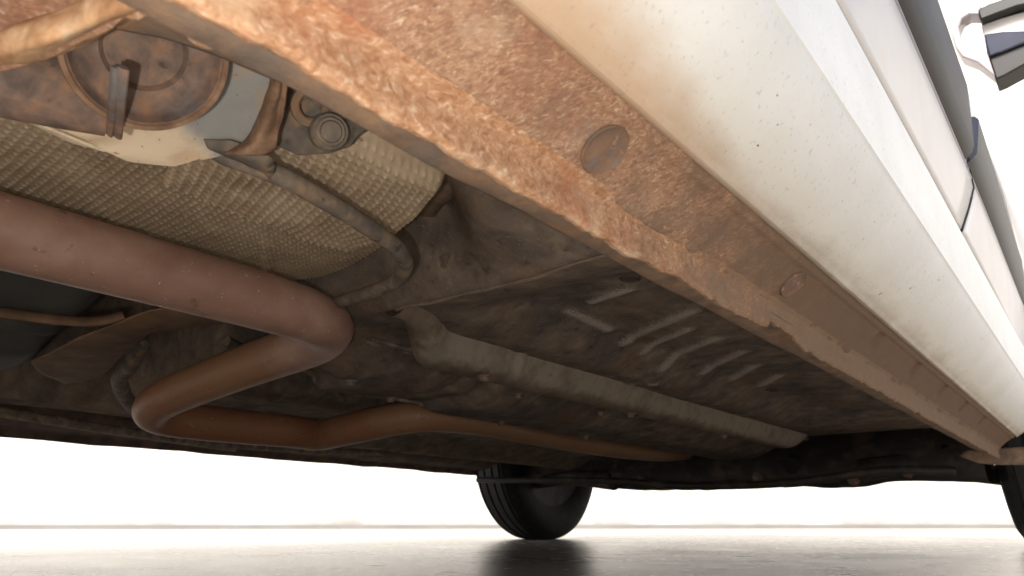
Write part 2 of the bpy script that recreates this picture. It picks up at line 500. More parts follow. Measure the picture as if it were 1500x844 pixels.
wallbox('plaster_face', 0, -0.2, 0, 8.5, wm)
skm = mat('grey skirting', [(0.3, '7c7a76'), (0.7, '8a8884')], scale=2, rough=0.7, world=True)
wallbox('skirting', 0.012, 0.001, 0, 0.030, skm)

# ------------------------------------------------------------------ the car
car = bpy.data.objects.new('car', None)
C.objects.link(car)
car.location = rot(BASE, -RAKE) + Vector((0, 0, CAM_H))
car.rotation_euler = (-RAKE, 0, 0)
car['label'] = 'white car seen from under its muddy right sill, rusty exhaust in view'
car['category'] = 'car'

YR, YF = -0.55, 1.745
ys_long = [YR + (YF - YR) * i / 60 for i in range(61)]
# --- outer sill (white)
sill = [(-0.1262, 0.1690), (-0.1235, 0.1693), (-0.1222, 0.1718), (-0.1200, 0.1728), (-0.1160, 0.1753), (-0.1100, 0.1793), (-0.1040, 0.1836), (-0.0980, 0.1882), (-0.0920, 0.1933), (-0.0865, 0.1985), (-0.0815, 0.2042),
        (-0.0775, 0.2100), (-0.0748, 0.2155), (-0.0737, 0.2185), (-0.0727, 0.2192), (-0.0726, 0.2225), (-0.0720, 0.2290), (-0.0714, 0.2450), (-0.0714, 0.2750), (-0.0719, 0.2980), (-0.0724, 0.3045), (-0.0745, 0.3075), (-0.0850, 0.3100), (-0.100, 0.36)]
rocker = extrude_y('rocker_panel', sill, ys_long, M['white_paint'], car, sharp=50, thick=0.0012)
# --- muddy underside between flange and groove
def under(u, v):
    y = YR + (YF - 0.02 - YR) * v
    x = -0.1585 + (0.1585 - 0.1262) * u
    z = 0.1455 + 0.0235 * u + 0.0014 * sin(pi * u)
    z -= 0.0012 * gs((u - 0.88), 0.04) - 0.001 * gs(u - 0.97, 0.03)
    for yy in (0.70, 0.86, 1.02, 1.18, 1.36):
        z += 0.005 * gs((y + (u - .5) * 0.03 - yy) / 0.007, 1) * ss(.2, .4, u) * ss(.85, .7, u)
    z -= 0.0007 * nz(x * 3, y, 0, 30)
    return Vector((x, y, z))
sill_under = gridmesh('sill_underside', under, 22, 420, M['mud'], car, thick=0.001)
# --- hanging weld flange, crusted edge
def edge_z(y):
    e = 0.1275 + 0.0022 * nz(0, y, 0, 16) + 0.0019 * nz(3, y, 0, 50) + 0.0014 * nz(5, y, 0, 150) + 0.004 * max(0.0, nz(8, y, 0, 28) - 0.25)
    e += 0.006 * (ss(0.425, 0.44, y) - ss(0.47, 0.475, y)) * 0.0
    e += 0.007 * (ss(0.475, 0.482, y) - ss(0.52, 0.56, y))
    return e
def flange(u, v):
    y = YR + (YF - 0.01 - YR) * v
    e = edge_z(y)
    P = [(-0.1662, 0.152), (-0.1650, e + 0.004), (-0.1640, e + 0.0005), (-0.1615, e), (-0.1598, e + 0.0018), (-0.1592, e + 0.008), (-0.1590, 0.1405), (-0.1583, 0.1436), (-0.1565, 0.1464), (-0.1535, 0.1488)]
    k = min(int(u * 9), 8); f = u * 9 - k
    x = P[k][0] * (1 - f) + P[k + 1][0] * f; z = P[k][1] * (1 - f) + P[k + 1][1] * f
    x += 0.0007 * nz(x, y, z, 110) + 0.001 * nz(1, y, z, 25)
    return Vector((x, y, z))
pinch = gridmesh('pinch_weld_flange', flange, 36, 900, M['mud_flange'], car, sharp=70)
# --- drain plugs in the underside
for (yc, xc, r) in ((0.2400, -0.1440, 0.0122), (0.480, -0.1426, 0.0108)):
    u = (xc + 0.1585) / 0.0323
    z0 = 0.1455 + 0.0235 * u + 0.0014 * sin(pi * u)
    ax = Vector((0.588, 0, -0.809))
    lathe('drain_plug', [(r, -0.002), (r, 0.0006), (r * 0.96, 0.0012), (r * 0.90, 0.0008), (r * 0.80, 0.0002), (r * 0.5, 0.0001), (r * 0.2, 0.0004), (0, 0.0006)], Vector((xc, yc, z0)) + ax * 0.0012, ax, M['plug'], sill_under, seg=40)
# --- inner sill box behind the flange
extrude_y('inner_sill', [(-0.1655, 0.152), (-0.1665, 0.1475), (-0.1700, 0.1455), (-0.1840, 0.1440), (-0.1925, 0.1435), (-0.1985, 0.1470), (-0.2030, 0.1560), (-0.2200, 0.2150)], [YR + (YF - YR) * i / 200 for i in range(201)], M['inner_sill'], car, wob=0.0016, sharp=70, thick=0.001)

# --- floor pan
WEAR = [(834, 454, 893, 479, .010), (868, 441, 918, 424, .010), (918, 494, 1013, 454, .014), (945, 507, 1008, 480, .011), (973, 524, 1048, 494, .014), (1033, 538, 1087, 514, .014), (1076, 550, 1105, 534, .014),
        (896, 531, 926, 533, .005), (1115, 562, 1140, 548, .014), (948, 533, 960, 534, .005), (1130, 600, 1165, 590, .008)]
WEAR = [(at(a, b + 4, z=.233), at(c, d + 4, z=.233), r) for a, b, c, d, r in WEAR]
def wear(x, y):
    t = 0.0
    if not (-0.55 < x < -0.2 and 0.4 < y < 1.3): return t
    for a, b, r in WEAR:
        dx, dy = b.x - a.x, b.y - a.y
        f = min(1, max(0, ((x - a.x) * dx + (y - a.y) * dy) / (dx * dx + dy * dy)))
        d = sqrt((x - a.x - dx * f) ** 2 + (y - a.y - dy * f) ** 2)
        t = max(t, exp(-(d / r) ** 2))
    return t
def floor_z(x, y):
    z = 0.205
    ke = 0.40 - 0.14 * ss(-0.42, -0.33, x)
    z += 0.090 * (1 - ss(ke, 0.452, y)) * ss(-0.80, -0.74, x)                      # kick-up
    z -= 0.005 * gs((y - 0.447 - 0.01 * nz(x, 0, 0, 9)), 0.010) * ss(-0.6, -0.5, x)    # seam
    z += 0.032 * ss(-0.525, -0.44, x) * ss(-0.225, -0.275, x) * ss(0.475, 0.60, y) * (1 - ss(1.4, 1.65, y))
    z -= 0.0035 * wear(x, y)
    # slope down to the tunnel lip
    z -= 0.030 * ss(-0.60, -0.70, x) * ss(-0.805, -0.79, x)
    z -= 0.014 * ss(0.74, 0.76, y) * ss(-0.598, -0.615, x) * ss(-0.792, -0.775, x)
    z -= 0.008 * (1 - ss(0.66, 0.68, y)) * ss(0.5, 0.53, y) * ss(-0.598, -0.62, x) * ss(-0.79, -0.775, x)
    z += 0.006 * gs(y - 0.75, 0.012) * ss(-0.58, -0.64, x) * ss(-0.79, -0.74, x)
    z += 0.006 * gs(y - 0.70, 0.006) * ss(-0.58, -0.64, x) * ss(-0.79, -0.74, x)
    # tunnel
    t = ss(-0.795, -0.83, x) * ss(-1.01, -0.975, x)
    z += 0.16 * t
    # opening behind the tunnel
    z += 0.24 * ss(-0.70, -0.76, x) * (1 - ss(0.50, 0.56, y)) * (1 - t) * ss(-1.32, -1.26, x)
    # left floor
    if x < -0.99:
        z -= 0.012 * ss(-1.0, -1.05, x)
        z -= 0.035 * gs((x + 1.26), 0.05)
    # toe board
    z += 0.04 * ss(1.80, 1.97, y)
    z += 0.0016 * nz(x, y, 0, 7) + 0.0004 * nz(x, y, 3, 45)
    return z
xs0, xs1, y0_, y1_ = -1.60, -0.205, -0.5, 1.97
floorpan = gridmesh('floor_pan', lambda u, v: Vector((xs0 + (xs1 - xs0) * u, y0_ + (y1_ - y0_) * v, floor_z(xs0 + (xs1 - xs0) * u, y0_ + (y1_ - y0_) * v))), 400, 560, M['grey_floor'], car, sharp=80)

wa = floorpan.data.attributes.new('wear', 'FLOAT', 'POINT')
wa.data.foreach_set('value', [wear(v.co.x + BASE.x, v.co.y + BASE.y) for v in floorpan.data.vertices])
# --- chassis rail, top-hat section with a rounded rear end that turns up at the cross seam
def rail(u, v):
    y = 0.452 + (1.93 - 0.452) * v
    rise = 0.55 * ss(0.545, 0.47, y)
    zb = 0.169 + 0.05 * rise + 0.06 * ss(1.68, 1.93, y)
    top = 0.222 + 0.03 * ss(1.68, 1.93, y)
    sh = 0.055 * ss(0.57, 0.46, y)
    wR = -0.547 + sh + 0.012 * ss(1.2, 1.8, y)
    wL = -0.592 + sh
    P = [(wR + 0.006, top), (wR + 0.003, zb + 0.032), (wR - 0.001, zb + 0.020), (wR - 0.007, zb + 0.010), (wR - 0.016, zb + 0.003), (wR - 0.027, zb), (wL + 0.010, zb + 0.002), (wL + 0.002, zb + 0.010), (wL, top)]
    k = min(int(u * 8), 7); f = u * 8 - k
    f2 = f
    p0, p1, p2, p3 = [Vector((*P[min(max(k + q, 0), 8)], 0)) for q in (-1, 0, 1, 2)]
    p = cr(p0, p1, p2, p3, f2)
    x, z = p.x, p.y
    x += 0.0035 * gs(y - 0.690, 0.005) - 0.003 * gs(y - 0.677, 0.005) - 0.002 * gs(y - 0.703, 0.005)
    x += 0.0015 * nz(0, y, 0, 7)
    return Vector((x, y, z))
rail_o = gridmesh('chassis_rail', rail, 40, 260, M['rail'], car, sharp=70)

# --- exhaust pipe
ex = [(-0.557, -0.6, 0.19), (-0.557, -0.2, 0.19), (-0.557, 0.0, 0.19), (-0.556, 0.16, 0.19), (-0.557, 0.28, 0.19), (-0.560, 0.345, 0.19), (-0.572, 0.395, 0.191), (-0.598, 0.432, 0.192), (-0.640, 0.449, 0.190),
      (-0.690, 0.452, 0.187), (-0.80, 0.449, 0.178), (-0.90, 0.443, 0.166), (-0.965, 0.442, 0.157), (-1.010, 0.452, 0.149), (-1.034, 0.482, 0.145), (-1.038, 0.53, 0.144), (-1.034, 0.62, 0.144), (-1.029, 0.68, 0.1445)] + [at(465, 637, z=.1455), at(490, 633, z=.148), at(530, 624, z=.154), at(580, 614, z=.162), at(620, 609, z=.167), at(660, 612, z=.1695), at(720, 622, z=.171)] + [(-0.878, 1.25, 0.171), (-0.870, 1.50, 0.170), (-0.872, 1.70, 0.178), (-0.89, 1.9, 0.20)]
tube('exhaust_pipe', spline(ex, 12), lambda t, p: 0.0262 - 0.004 * ss(0.75, 1.0, p.y) + 0.0012 * gs(p.y - 0.735, 0.006) * (1 if p.x < -0.9 else 0), M['exhaust'], car, seg=40)
# --- embossed heat shields
PIT = 0.0070
def emb(a, b, h=0.0015):
    return h * ((0.5 - 0.5 * cos(2 * pi * a / PIT)) * (0.5 - 0.5 * cos(2 * pi * b / PIT))) ** 1.6
def shield_main(u, v):
    y = -0.06 + 0.52 * v
    s = 0.30 * u                                  # across, from the sill side (0) to the pipe side
    x = -0.43 - 0.065 * ss(0.27, 0.42, y) - s * (1 - 0.2 * ss(0.27, 0.42, y))
    z = 0.255 - 0.012 * sin(pi * min(1, u * 1.1)) + 0.014 * ss(0.38, 0.46, y)
    z += 0.003 * nz(x, y, 0, 9) + 0.0005 * nz(x, y, 2, 50)
    z -= 0.0035 * gs((y - 0.335 + (x + 0.57) * 0.7), 0.006) * ss(0.2, 0.45, u)
    flat = ss(0.075, 0.10, y + 0.03 * nz(x, y, 4, 40))
    z -= emb(s, y) * flat
    z -= (1 - flat) * 0.005 * nz(x, y * 0.4, 6, 70)
    return Vector((x, y, z))
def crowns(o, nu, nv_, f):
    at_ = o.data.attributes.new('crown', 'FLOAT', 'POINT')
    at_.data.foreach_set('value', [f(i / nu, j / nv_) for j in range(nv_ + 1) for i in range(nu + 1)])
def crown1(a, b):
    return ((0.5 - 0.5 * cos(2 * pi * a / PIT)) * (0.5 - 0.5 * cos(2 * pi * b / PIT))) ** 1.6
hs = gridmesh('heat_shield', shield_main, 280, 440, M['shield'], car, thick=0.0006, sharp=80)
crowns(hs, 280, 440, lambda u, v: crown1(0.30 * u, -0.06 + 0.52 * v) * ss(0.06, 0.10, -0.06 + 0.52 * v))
def shield_end(u, v):
    s = 0.165 * u
    x = -0.300 - s
    t = 0.19 * v
    y = 0.135 + t + s * 0.33 + 0.016 * sin(pi * u) * v
    ed = ss(0.82, 1.0, v)
    z = 0.222 + 0.040 * ed * ed + 0.022 * ss(0.22, 0.0, u) ** 2 + 0.003 * nz(x, y, 0, 30) - 0.004 * sin(pi * v)
    return Vector((x, y - 0.012 * ed * ed, z - emb(s, t, 0.0020) * (1 - ed)))
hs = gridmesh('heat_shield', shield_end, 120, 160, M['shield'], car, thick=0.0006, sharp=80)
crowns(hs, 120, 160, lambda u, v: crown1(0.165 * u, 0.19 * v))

# --- grey bent pipe that runs along the shield and turns back to the exhaust
bp_ = [at(285, 195, z=0.208), at(330, 226, z=0.2), at(375, 243, z=0.197), at(420, 262, z=0.195), at(470, 290, z=0.194), at(520, 320, z=0.194), at(560, 347, z=0.195), at(583, 366, z=0.196), at(594, 388, z=0.197), at(580, 411, z=0.199), at(550, 426, z=0.202), at(505, 440, z=0.206), at(430, 465, z=0.212)]
tube('bent_pipe', spline(bp_, 10), lambda t, p: 0.0062 + 0.0003 * nz(*p, 60), M['grey_dust'], car, seg=20)

# --- suspension mount: grey plate, folded strip, cup, tube and clamp ring
ZM = 0.232
mount = sheet('suspension_mount', [
    [at(150, 20, z=0.2275), at(250, 25, z=0.2275), at(350, 60, z=0.2231), at(425, 100, z=0.2161)],
    [at(90, 90, z=0.2144), at(200, 110, z=0.2188), at(320, 120, z=0.2161), at(412, 125, z=0.2126)],
    [at(50, 150, z=0.2056), at(160, 185, z=0.2082), at(300, 165, z=0.2082), at(392, 165, z=0.2082)],
    [at(28, 168, z=0.1995), at(110, 208, z=0.1960), at(235, 228, z=0.1943), at(372, 212, z=0.2004)],
    [at(35, 172, z=0.1978), at(190, 236, z=0.1916), at(255, 243, z=0.1916), at(340, 222, z=0.1960)]], 40, M['mount'], car, nv=10, thick=0.002)
strip = sheet('folded_edge', [
    [at(402, 105, z=0.2089), at(388, 150, z=0.2044), at(372, 190, z=0.2000), at(352, 214, z=0.1947), at(330, 226, z=0.1912)],
    [at(411, 108, z=0.2027), at(399, 150, z=0.1991), at(386, 190, z=0.1947), at(372, 212, z=0.1894), at(345, 226, z=0.1858)],
    [at(416, 110, z=0.2053), at(408, 150, z=0.2036), at(400, 190, z=0.1982), at(396, 214, z=0.1912), at(380, 227, z=0.1867)],
    [at(424, 112, z=0.2053), at(418, 150, z=0.2027), at(409, 190, z=0.1982), at(402, 218, z=0.1920), at(390, 226, z=0.1885)]], 24, M['rust_edge'], mount, nv=6, thick=0.002, wob=0.0008, ws=90)
cup_c = at(215, 79, z=.2)
cax = (Vector((0, 0, 0)) - cup_c).normalized() * 0.92 + Vector((0.10, 0.10, -0.22))
cup = lathe('bush_cup', [(0.018, -0.025), (0.031, -0.024), (0.031, -0.004), (0.033, -0.003), (0.0337, 0.0), (0.0331, 0.0022), (0.031, 0.0015), (0.0300, -0.0010), (0.0290, -0.004), (0.0270, -0.0065), (0.022, -0.008), (0.0205, -0.0085), (0.0185, -0.0085), (0.0165, -0.012), (0, -0.013)], cup_c, cax, M['rust'], car, seg=64)
lathe('cup_rim', [(0.0335, -0.0012), (0.0348, 0.0004), (0.0342, 0.0026), (0.0322, 0.0030), (0.0313, 0.0016), (0.0318, -0.0012)], cup_c, cax, M['rust_edge'], cup, seg=64, close=True)
tb = [at(-70, 96, z=.188), at(20, 121, z=.188), at(90, 136, z=.189), at(158, 150, z=.191)]
arm = tube('trailing_arm', spline(tb, 6), lambda t, p: 0.0165 + 0.0006 * nz(*p, 50), M['rust'], car, seg=28)
tdir = (tb[3] - tb[2]).normalized()
rc = at(171, 152, z=0.1865)
for (px, rr) in ((173, 0.0015), (163, 0.0009)):
    tube('clamp_ring', spline([at(px + 6, 98, z=.176), at(px + 4, 120, z=.1725), at(px + 1, 150, z=.171), at(px - 1, 178, z=.172), at(px - 3, 197, z=.176)], 6), rr, M['rust'], arm, seg=10, sq=2.2)
sheet('bar_bracket', [
    [at(300, 204, z=.198), at(335, 206, z=.196), at(372, 216, z=.195), at(398, 232, z=.194), at(402, 246, z=.193)],
    [at(306, 216, z=.194), at(338, 222, z=.192), at(370, 232, z=.191), at(392, 246, z=.190), at(398, 256, z=.190)],
    [at(322, 222, z=.196), at(345, 232, z=.195), at(368, 243, z=.194), at(384, 252, z=.194), at(392, 262, z=.193)]], 20, M['grey_dust'], car, nv=6, thick=0.002, wob=0.001, ws=80)
# --- bracket with bolt right of the mount
br = sheet('pivot_bracket', [
    [at(418, 118, z=0.2325), at(470, 120, z=0.2278), at(530, 150, z=0.2232), at(560, 180, z=0.2232)],
    [at(412, 165, z=0.2195), at(450, 168, z=0.2158), at(500, 175, z=0.2130), at(530, 195, z=0.2158)],
    [at(404, 195, z=0.2120), at(440, 205, z=0.2083), at(490, 205, z=0.2065), at(515, 210, z=0.2120)],
    [at(404, 212, z=0.2083), at(440, 226, z=0.2046), at(480, 222, z=0.2055), at(505, 215, z=0.2120)]], 24, M['grey_dust'], car, nv=8, thick=0.002, wob=0.001, ws=60)
bc = at(484, 193, z=0.2037)
bax = (-bc).normalized() + Vector((.2, .1, 0))
lathe('pivot_bolt', [(0.0105, -0.01), (0.0105, -0.001), (0.0095, 0.0006), (0.0085, 0.0), (0.0075, 0.0016), (0.0062, 0.0016), (0.0055, 0.0032), (0.003, 0.0036), (0, 0.0036)], bc, bax, M['grey_dust'], br, seg=32)
hc = at(456, 156, z=0.2162)
lathe('bracket_hole_rim', [(0.0062, 0.0), (0.0075, 0.0012), (0.0090, 0.0014), (0.0110, 0.0), (0.0110, -0.003), (0.0062, -0.003)], hc, (-hc).normalized() + Vector((.1, .3, 0)), M['inner_sill'], br, seg=28, close=True)
# recess wall behind the bracket: the inner rear corner of the body
sheet('rear_corner_panel', [
    [at(330, 20, z=.255), at(430, 90, z=.255), at(560, 150, z=.255), at(700, 240, z=.255)],
    [at(330, 60, z=.262), at(420, 120, z=.262), at(540, 180, z=.262), at(660, 290, z=.262)],
    [at(330, 120, z=.29), at(400, 200, z=.29), at(500, 260, z=.285), at(620, 330, z=.275)]], 20, M['inner_sill'], car, nv=8, thick=0.002, wob=0.002, ws=30)

# --- muddy rear lip in the near corner
lipc = [(-90, 118), (-30, 108), (30, 96), (80, 78), (120, 62), (160, 42), (200, 22), (235, 2), (268, -18), (320, -50)]
def lrow(off, z):
    return [at(a - 0.45 * off, b - 0.9 * off, z=z + dz) for (a, b), dz in zip(lipc, [0.002 * sin(k * 1.7) for k in range(len(lipc))])]
sheet('rear_sill_lip', [lrow(2, .172), lrow(1, .158), lrow(7, .1500), lrow(22, .1465), lrow(40, .1495), lrow(52, .155), lrow(50, .166)], 120, M['mud_lip'], car, nv=8, thick=0.0015, wob=0.0022, ws=38)
sheet('rear_sill_panel', [
    [at(-120, 115, z=.152), at(40, 92, z=.152), at(160, 40, z=.152), at(270, -25, z=.152)],
    [at(-120, 60, z=.158), at(30, 35, z=.158), at(130, 0, z=.157), at(240, -60, z=.155)],
    [at(-120, -10, z=.168), at(20, -30, z=.165), at(110, -60, z=.160), at(200, -120, z=.158)],
    [at(-120, -120, z=.17), at(20, -140, z=.165), at(110, -180, z=.160), at(200, -240, z=.158)]], 50, M['mud'], car, nv=14, thick=0.002, wob=0.0035, ws=45)
sheet('sill_end_gusset', [
    [at(205, 25, z=.152), at(245, 3, z=.150), at(300, 10, z=.146), at(345, 42, z=.140), at(400, 78, z=.135)],
    [at(150, 10, z=.156), at(230, -40, z=.154), at(340, -5, z=.147), at(395, 35, z=.143), at(450, 75, z=.139)],
    [at(80, -60, z=.162), at(250, -140, z=.158), at(420, -40, z=.150), at(480, 20, z=.147), at(540, 80, z=.146)]], 40, M['mud_flange'], car, nv=10, thick=0.002, wob=0.0012, ws=60)
sheet('inner_sill_gusset', [
    [at(170, 38, z=.172), at(230, 50, z=.170), at(310, 75, z=.168), at(400, 112, z=.166), at(470, 136, z=.164)],
    [at(215, 12, z=.164), at(260, 22, z=.160), at(330, 48, z=.155), at(400, 90, z=.152), at(470, 125, z=.150)],
    [at(250, -10, z=.158), at(290, -5, z=.154), at(345, 30, z=.150), at(420, 75, z=.146), at(480, 115, z=.146)]], 30, M['inner_sill'], car, nv=8, thick=0.002, wob=0.0008, ws=60)
bh = at(296, 42, z=.160)
tube('mud_clod', spline([at(268, 22, z=.156), at(288, 32, z=.155), at(308, 44, z=.156), at(322, 52, z=.158)], 5), lambda t, p: 0.0028 + 0.0042 * sin(pi * t) + 0.0008 * nz(*p, 120), M['mud_flange'], car, seg=20)

# --- fuel tank, flap of heat shield and lines on the far side
def tank(u, v):
    x = -0.63 - 0.62 * u
    y = -0.45 + 0.75 * v
    z = 0.225 - 0.028 * ss(-0.63, -0.76, x) - 0.016 * ss(-0.84, -0.95, x) + 0.02 * ss(-1.02, -1.2, x)
    z -= 0.007 * gs(x + 0.835 + 0.15 * (y - 0.2), 0.009)
    z += 0.006 * gs(x + 0.87 + 0.15 * (y - 0.2), 0.012)
    z += 0.10 * ss(0.235, 0.31, y + 0.12 * (x + 0.8)) ** 2
    z += 0.004 * nz(x, y, 0, 7)
    return Vector((x, y, z))
tank_o = gridmesh('fuel_tank', tank, 110, 120, M['tank'], car, thick=0.003, sharp=80)
tube('tank_seam', spline([at(-60, 452, z=.189), at(0, 458, z=.189), at(60, 466, z=.189), at(110, 471, z=.19), at(150, 470, z=.192), at(180, 462, z=.20)], 8), 0.004, M['brown_lip'], tank_o, seg=12, sq=1.8)
sheet('heat_shield', [
    [at(46, 530, z=.182), at(110, 497, z=.186), at(170, 474, z=.192), at(215, 455, z=.202), at(330, 440, z=.205)],
    [at(60, 546, z=.180), at(130, 522, z=.184), at(185, 492, z=.190), at(240, 468, z=.199), at(340, 458, z=.203)],
    [at(96, 562, z=.183), at(150, 552, z=.187), at(184, 515, z=.193), at(222, 486, z=.200), at(345, 470, z=.206)]], 40, M['brown_lip'], car, nv=8, thick=0.002, wob=0.001, ws=30)
tube('tunnel_bracket', spline([at(446, 540, z=.190), at(470, 556, z=.186), at(500, 585, z=.182)], 6), 0.005, M['inner_sill'], car, seg=10)
lathe('bracket_bolt', [(0.007, -0.008), (0.007, 0.001), (0.004, 0.003), (0, 0.003)], at(472, 570, z=.182), (0.3, -0.4, -1), M['rust'], car, seg=12)
for (a, b, r) in (((-80, 590), (345, 656), 0.009), ((345, 654), (560, 664), 0.006)):
    tube('fuel_line', [at(*a, x=-1.42), at((a[0] + b[0]) / 2, (a[1] + b[1]) / 2 + 2, x=-1.42), at(*b, x=-1.42)], r, M['grey_dust'], car, seg=12)
# lumps in the dark space behind the second leg
tube('brake_cable', spline([at(205, 505, z=.22), at(190, 535, z=.2), at(175, 560, z=.19), at(200, 600, z=.18), at(260, 625, z=.175)], 8), 0.011, M['grey_dust'], car, seg=14)
tube('brake_cable', spline([at(330, 500, z=.25), at(420, 545, z=.25), at(480, 575, z=.24), at(560, 600, z=.235)], 8), 0.008, M['grey_dust'], car, seg=14)
# left sill
extrude_y('left_sill', [(-1.43, 0.215), (-1.44, 0.185), (-1.50, 0.165), (-1.535, 0.160), (-1.540, 0.149), (-1.545, 0.1475), (-1.549, 0.160), (-1.60, 0.175), (-1.63, 0.24), (-1.64, 0.34)], [-1.0 + 2.72 * i / 60 for i in range(61)], M['rust_dark'], car, wob=0.003, sharp=60, thick=0.001)

# --- seams, plugs, clips and lines on the floor pan
def fz(x, y): return floor_z(x, y)
tube('seam_sealer', [(x, 0.452 + 0.004 * nz(x, 0, 0, 25), fz(x, 0.452) - 0.0006) for x in [-0.215 - 0.30 * k / 60 for k in range(61)]], lambda t, p: 0.0021 + 0.0008 * nz(*p, 90), M['grey_floor'], floorpan, seg=8)
tube('seam_sealer', [(-0.255 - 0.01 * sin(y * 5), y, fz(-0.255 - 0.01 * sin(y * 5), y) - 0.0004) for y in [0.46 + 1.3 * k / 90 for k in range(91)]], lambda t, p: 0.0020 + 0.0008 * nz(*p, 90), M['grey_floor'], floorpan, seg=8)
tube('tunnel_flange', [(-0.786, y, fz(-0.786, y) - 0.001) for y in [0.52 + 1.35 * k / 120 for k in range(121)]], lambda t, p: 0.0035 + 0.0012 * nz(*p, 60), M['grey_dust'], floorpan, seg=8)
for (x, y, r) in ((-0.335, 0.60, 0.011), (-0.45, 1.30, 0.014), (-0.66, 1.22, 0.012), (-0.69, 0.62, 0.010), (-0.30, 1.45, 0.012)):
    lathe('floor_plug', [(r, -0.004), (r, 0.0014), (r * 0.9, 0.0022), (r * 0.75, 0.0008), (0, 0.0005)], (x, y, fz(x, y)), (0, 0, -1), M['rust_dark'], floorpan, seg=24)
for (x, y) in ((-0.70, 0.545), (-0.755, 0.66), (-0.755, 0.90), (-0.755, 1.15), (-0.64, 0.80), (-0.64, 1.02), (-0.555, 0.63), (-0.57, 1.0), (-0.57, 1.36)):
    z0 = fz(x, y) if x < -0.6 else 0.1685
    lathe('underbody_bolt', [(0.0085, 0.0), (0.0085, 0.0016), (0.0055, 0.002), (0.0052, 0.0062), (0.004, 0.007), (0, 0.007)], (x, y, z0 + 0.0005), (0, 0, -1), M['rust'], floorpan, seg=6)
for dx in (0.0, 0.011):
    tube('brake_line', spline([(-0.612 - dx, 0.50, fz(-0.612, 0.50) - 0.006), (-0.610 - dx, 0.62, 0.195), (-0.607 - dx, 0.9, 0.194), (-0.607 - dx, 1.3, 0.194), (-0.600 - dx, 1.7, 0.196), (-0.56 - dx, 1.92, 0.21)], 8), 0.0032, M['grey_dust'], car, seg=8)
for y in (0.72, 1.02, 1.36):
    box('line_clip', (-0.613, y, 0.196), (0.026, 0.014, 0.012), M['gap'], car, bev=0.002)
# --- front end: subframe, arms, engine bay
sub_px = [(905, 716), (930, 718), (985, 719), (1040, 718), (1085, 714), (1130, 713), (1180, 714), (1220, 715), (1260, 714), (1288, 711), (1300, 705), (1340, 705), (1400, 706), (1450, 707)]
def subf(u, v):
    pts = lerp_poly([at(a, b, y=1.85) for a, b in sub_px], 40)
    p = pts[min(40, int(round(u * 40)))]
    sec = [(0.10, 0.20), (-0.035, 0.05), (-0.03, 0.012), (0.0, 0.0), (0.06, 0.006), (0.09, 0.05), (0.12, 0.2)]
    k = min(int(v * 6), 5); f = v * 6 - k
    dy = sec[k][0] * (1 - f) + sec[k + 1][0] * f; dz = sec[k][1] * (1 - f) + sec[k + 1][1] * f
    return Vector((p.x, p.y + dy, p.z + dz + 0.004 * nz(p.x, dy, dz, 20)))
subframe = gridmesh('front_subframe', subf, 40, 12, M['black'], car, sharp=60)
tube('stabiliser_bar', spline([at(700, 703, y=1.72), at(880, 704, y=1.72), at(1000, 712, y=1.72), at(1150, 708, y=1.72), at(1290, 690, y=1.74), at(1400, 690, y=1.78)], 8), 0.009, M['black'], car, seg=14)
tube('control_arm', spline([at(1260, 690, y=1.80), at(1320, 682, y=1.82), at(1400, 690, y=1.9), at(1470, 700, y=2.02)], 8), lambda t, p: 0.026 - 0.008 * t, M['black'], car, seg=16)
tube('control_arm', spline([at(900, 705, y=1.84), at(840, 700, y=1.90), at(800, 705, y=2.0), at(760, 712, y=2.1)], 8), lambda t, p: 0.026 - 0.008 * t, M['black'], car, seg=16)
lathe('arm_bush', [(0.015, -0.02), (0.024, -0.018), (0.026, 0.0), (0.024, 0.018), (0.012, 0.020), (0.010, 0.012), (0, 0.012)], at(1385, 665, y=1.86), (0.5, -0.7, -0.4), M['gap'], car, seg=28)
lathe('arm_bush', [(0.012, -0.02), (0.02, -0.018), (0.021, 0.01), (0.012, 0.014), (0, 0.012)], at(1160, 680, y=1.74), (-0.1, -0.9, -0.3), M['gap'], car, seg=24)
for (px, py, yy, r) in ((940, 705, 1.80, .010), (1110, 700, 1.80, .010), (1250, 702, 1.80, .011), (1330, 692, 1.80, .009)):
    lathe('subframe_bolt', [(r * 1.5, 0.0), (r * 1.5, 0.002), (r, 0.0025), (r, 0.009), (0, 0.01)], at(px, py, y=yy), (-0.2, -0.9, -0.4), M['rust'], subframe, seg=6)
tube('tie_rod', spline([at(1190, 672, y=1.9), at(1290, 668, y=1.93), at(1400, 676, y=1.97), at(1470, 690, y=2.0)], 6), 0.009, M['rust'], car, seg=12)
tube('drain_hose', spline([at(1040, 660, y=1.9), at(1080, 676, y=1.86), at(1140, 688, y=1.83), at(1230, 690, y=1.84), at(1300, 672, y=1.9)], 8), 0.010, M['gap'], car, seg=12)
box('engine_mount', at(1330, 664, y=1.93), (0.13, 0.08, 0.05), M['rust_dark'], car, bev=0.012)
box('sump_bracket', at(1130, 676, y=1.94), (0.22, 0.06, 0.045), M['rust_dark'], car, bev=0.012)
box('cable_clip', at(1303, 676, y=1.80), (0.012, 0.006, 0.010), M['tan'], car, bev=0.001)
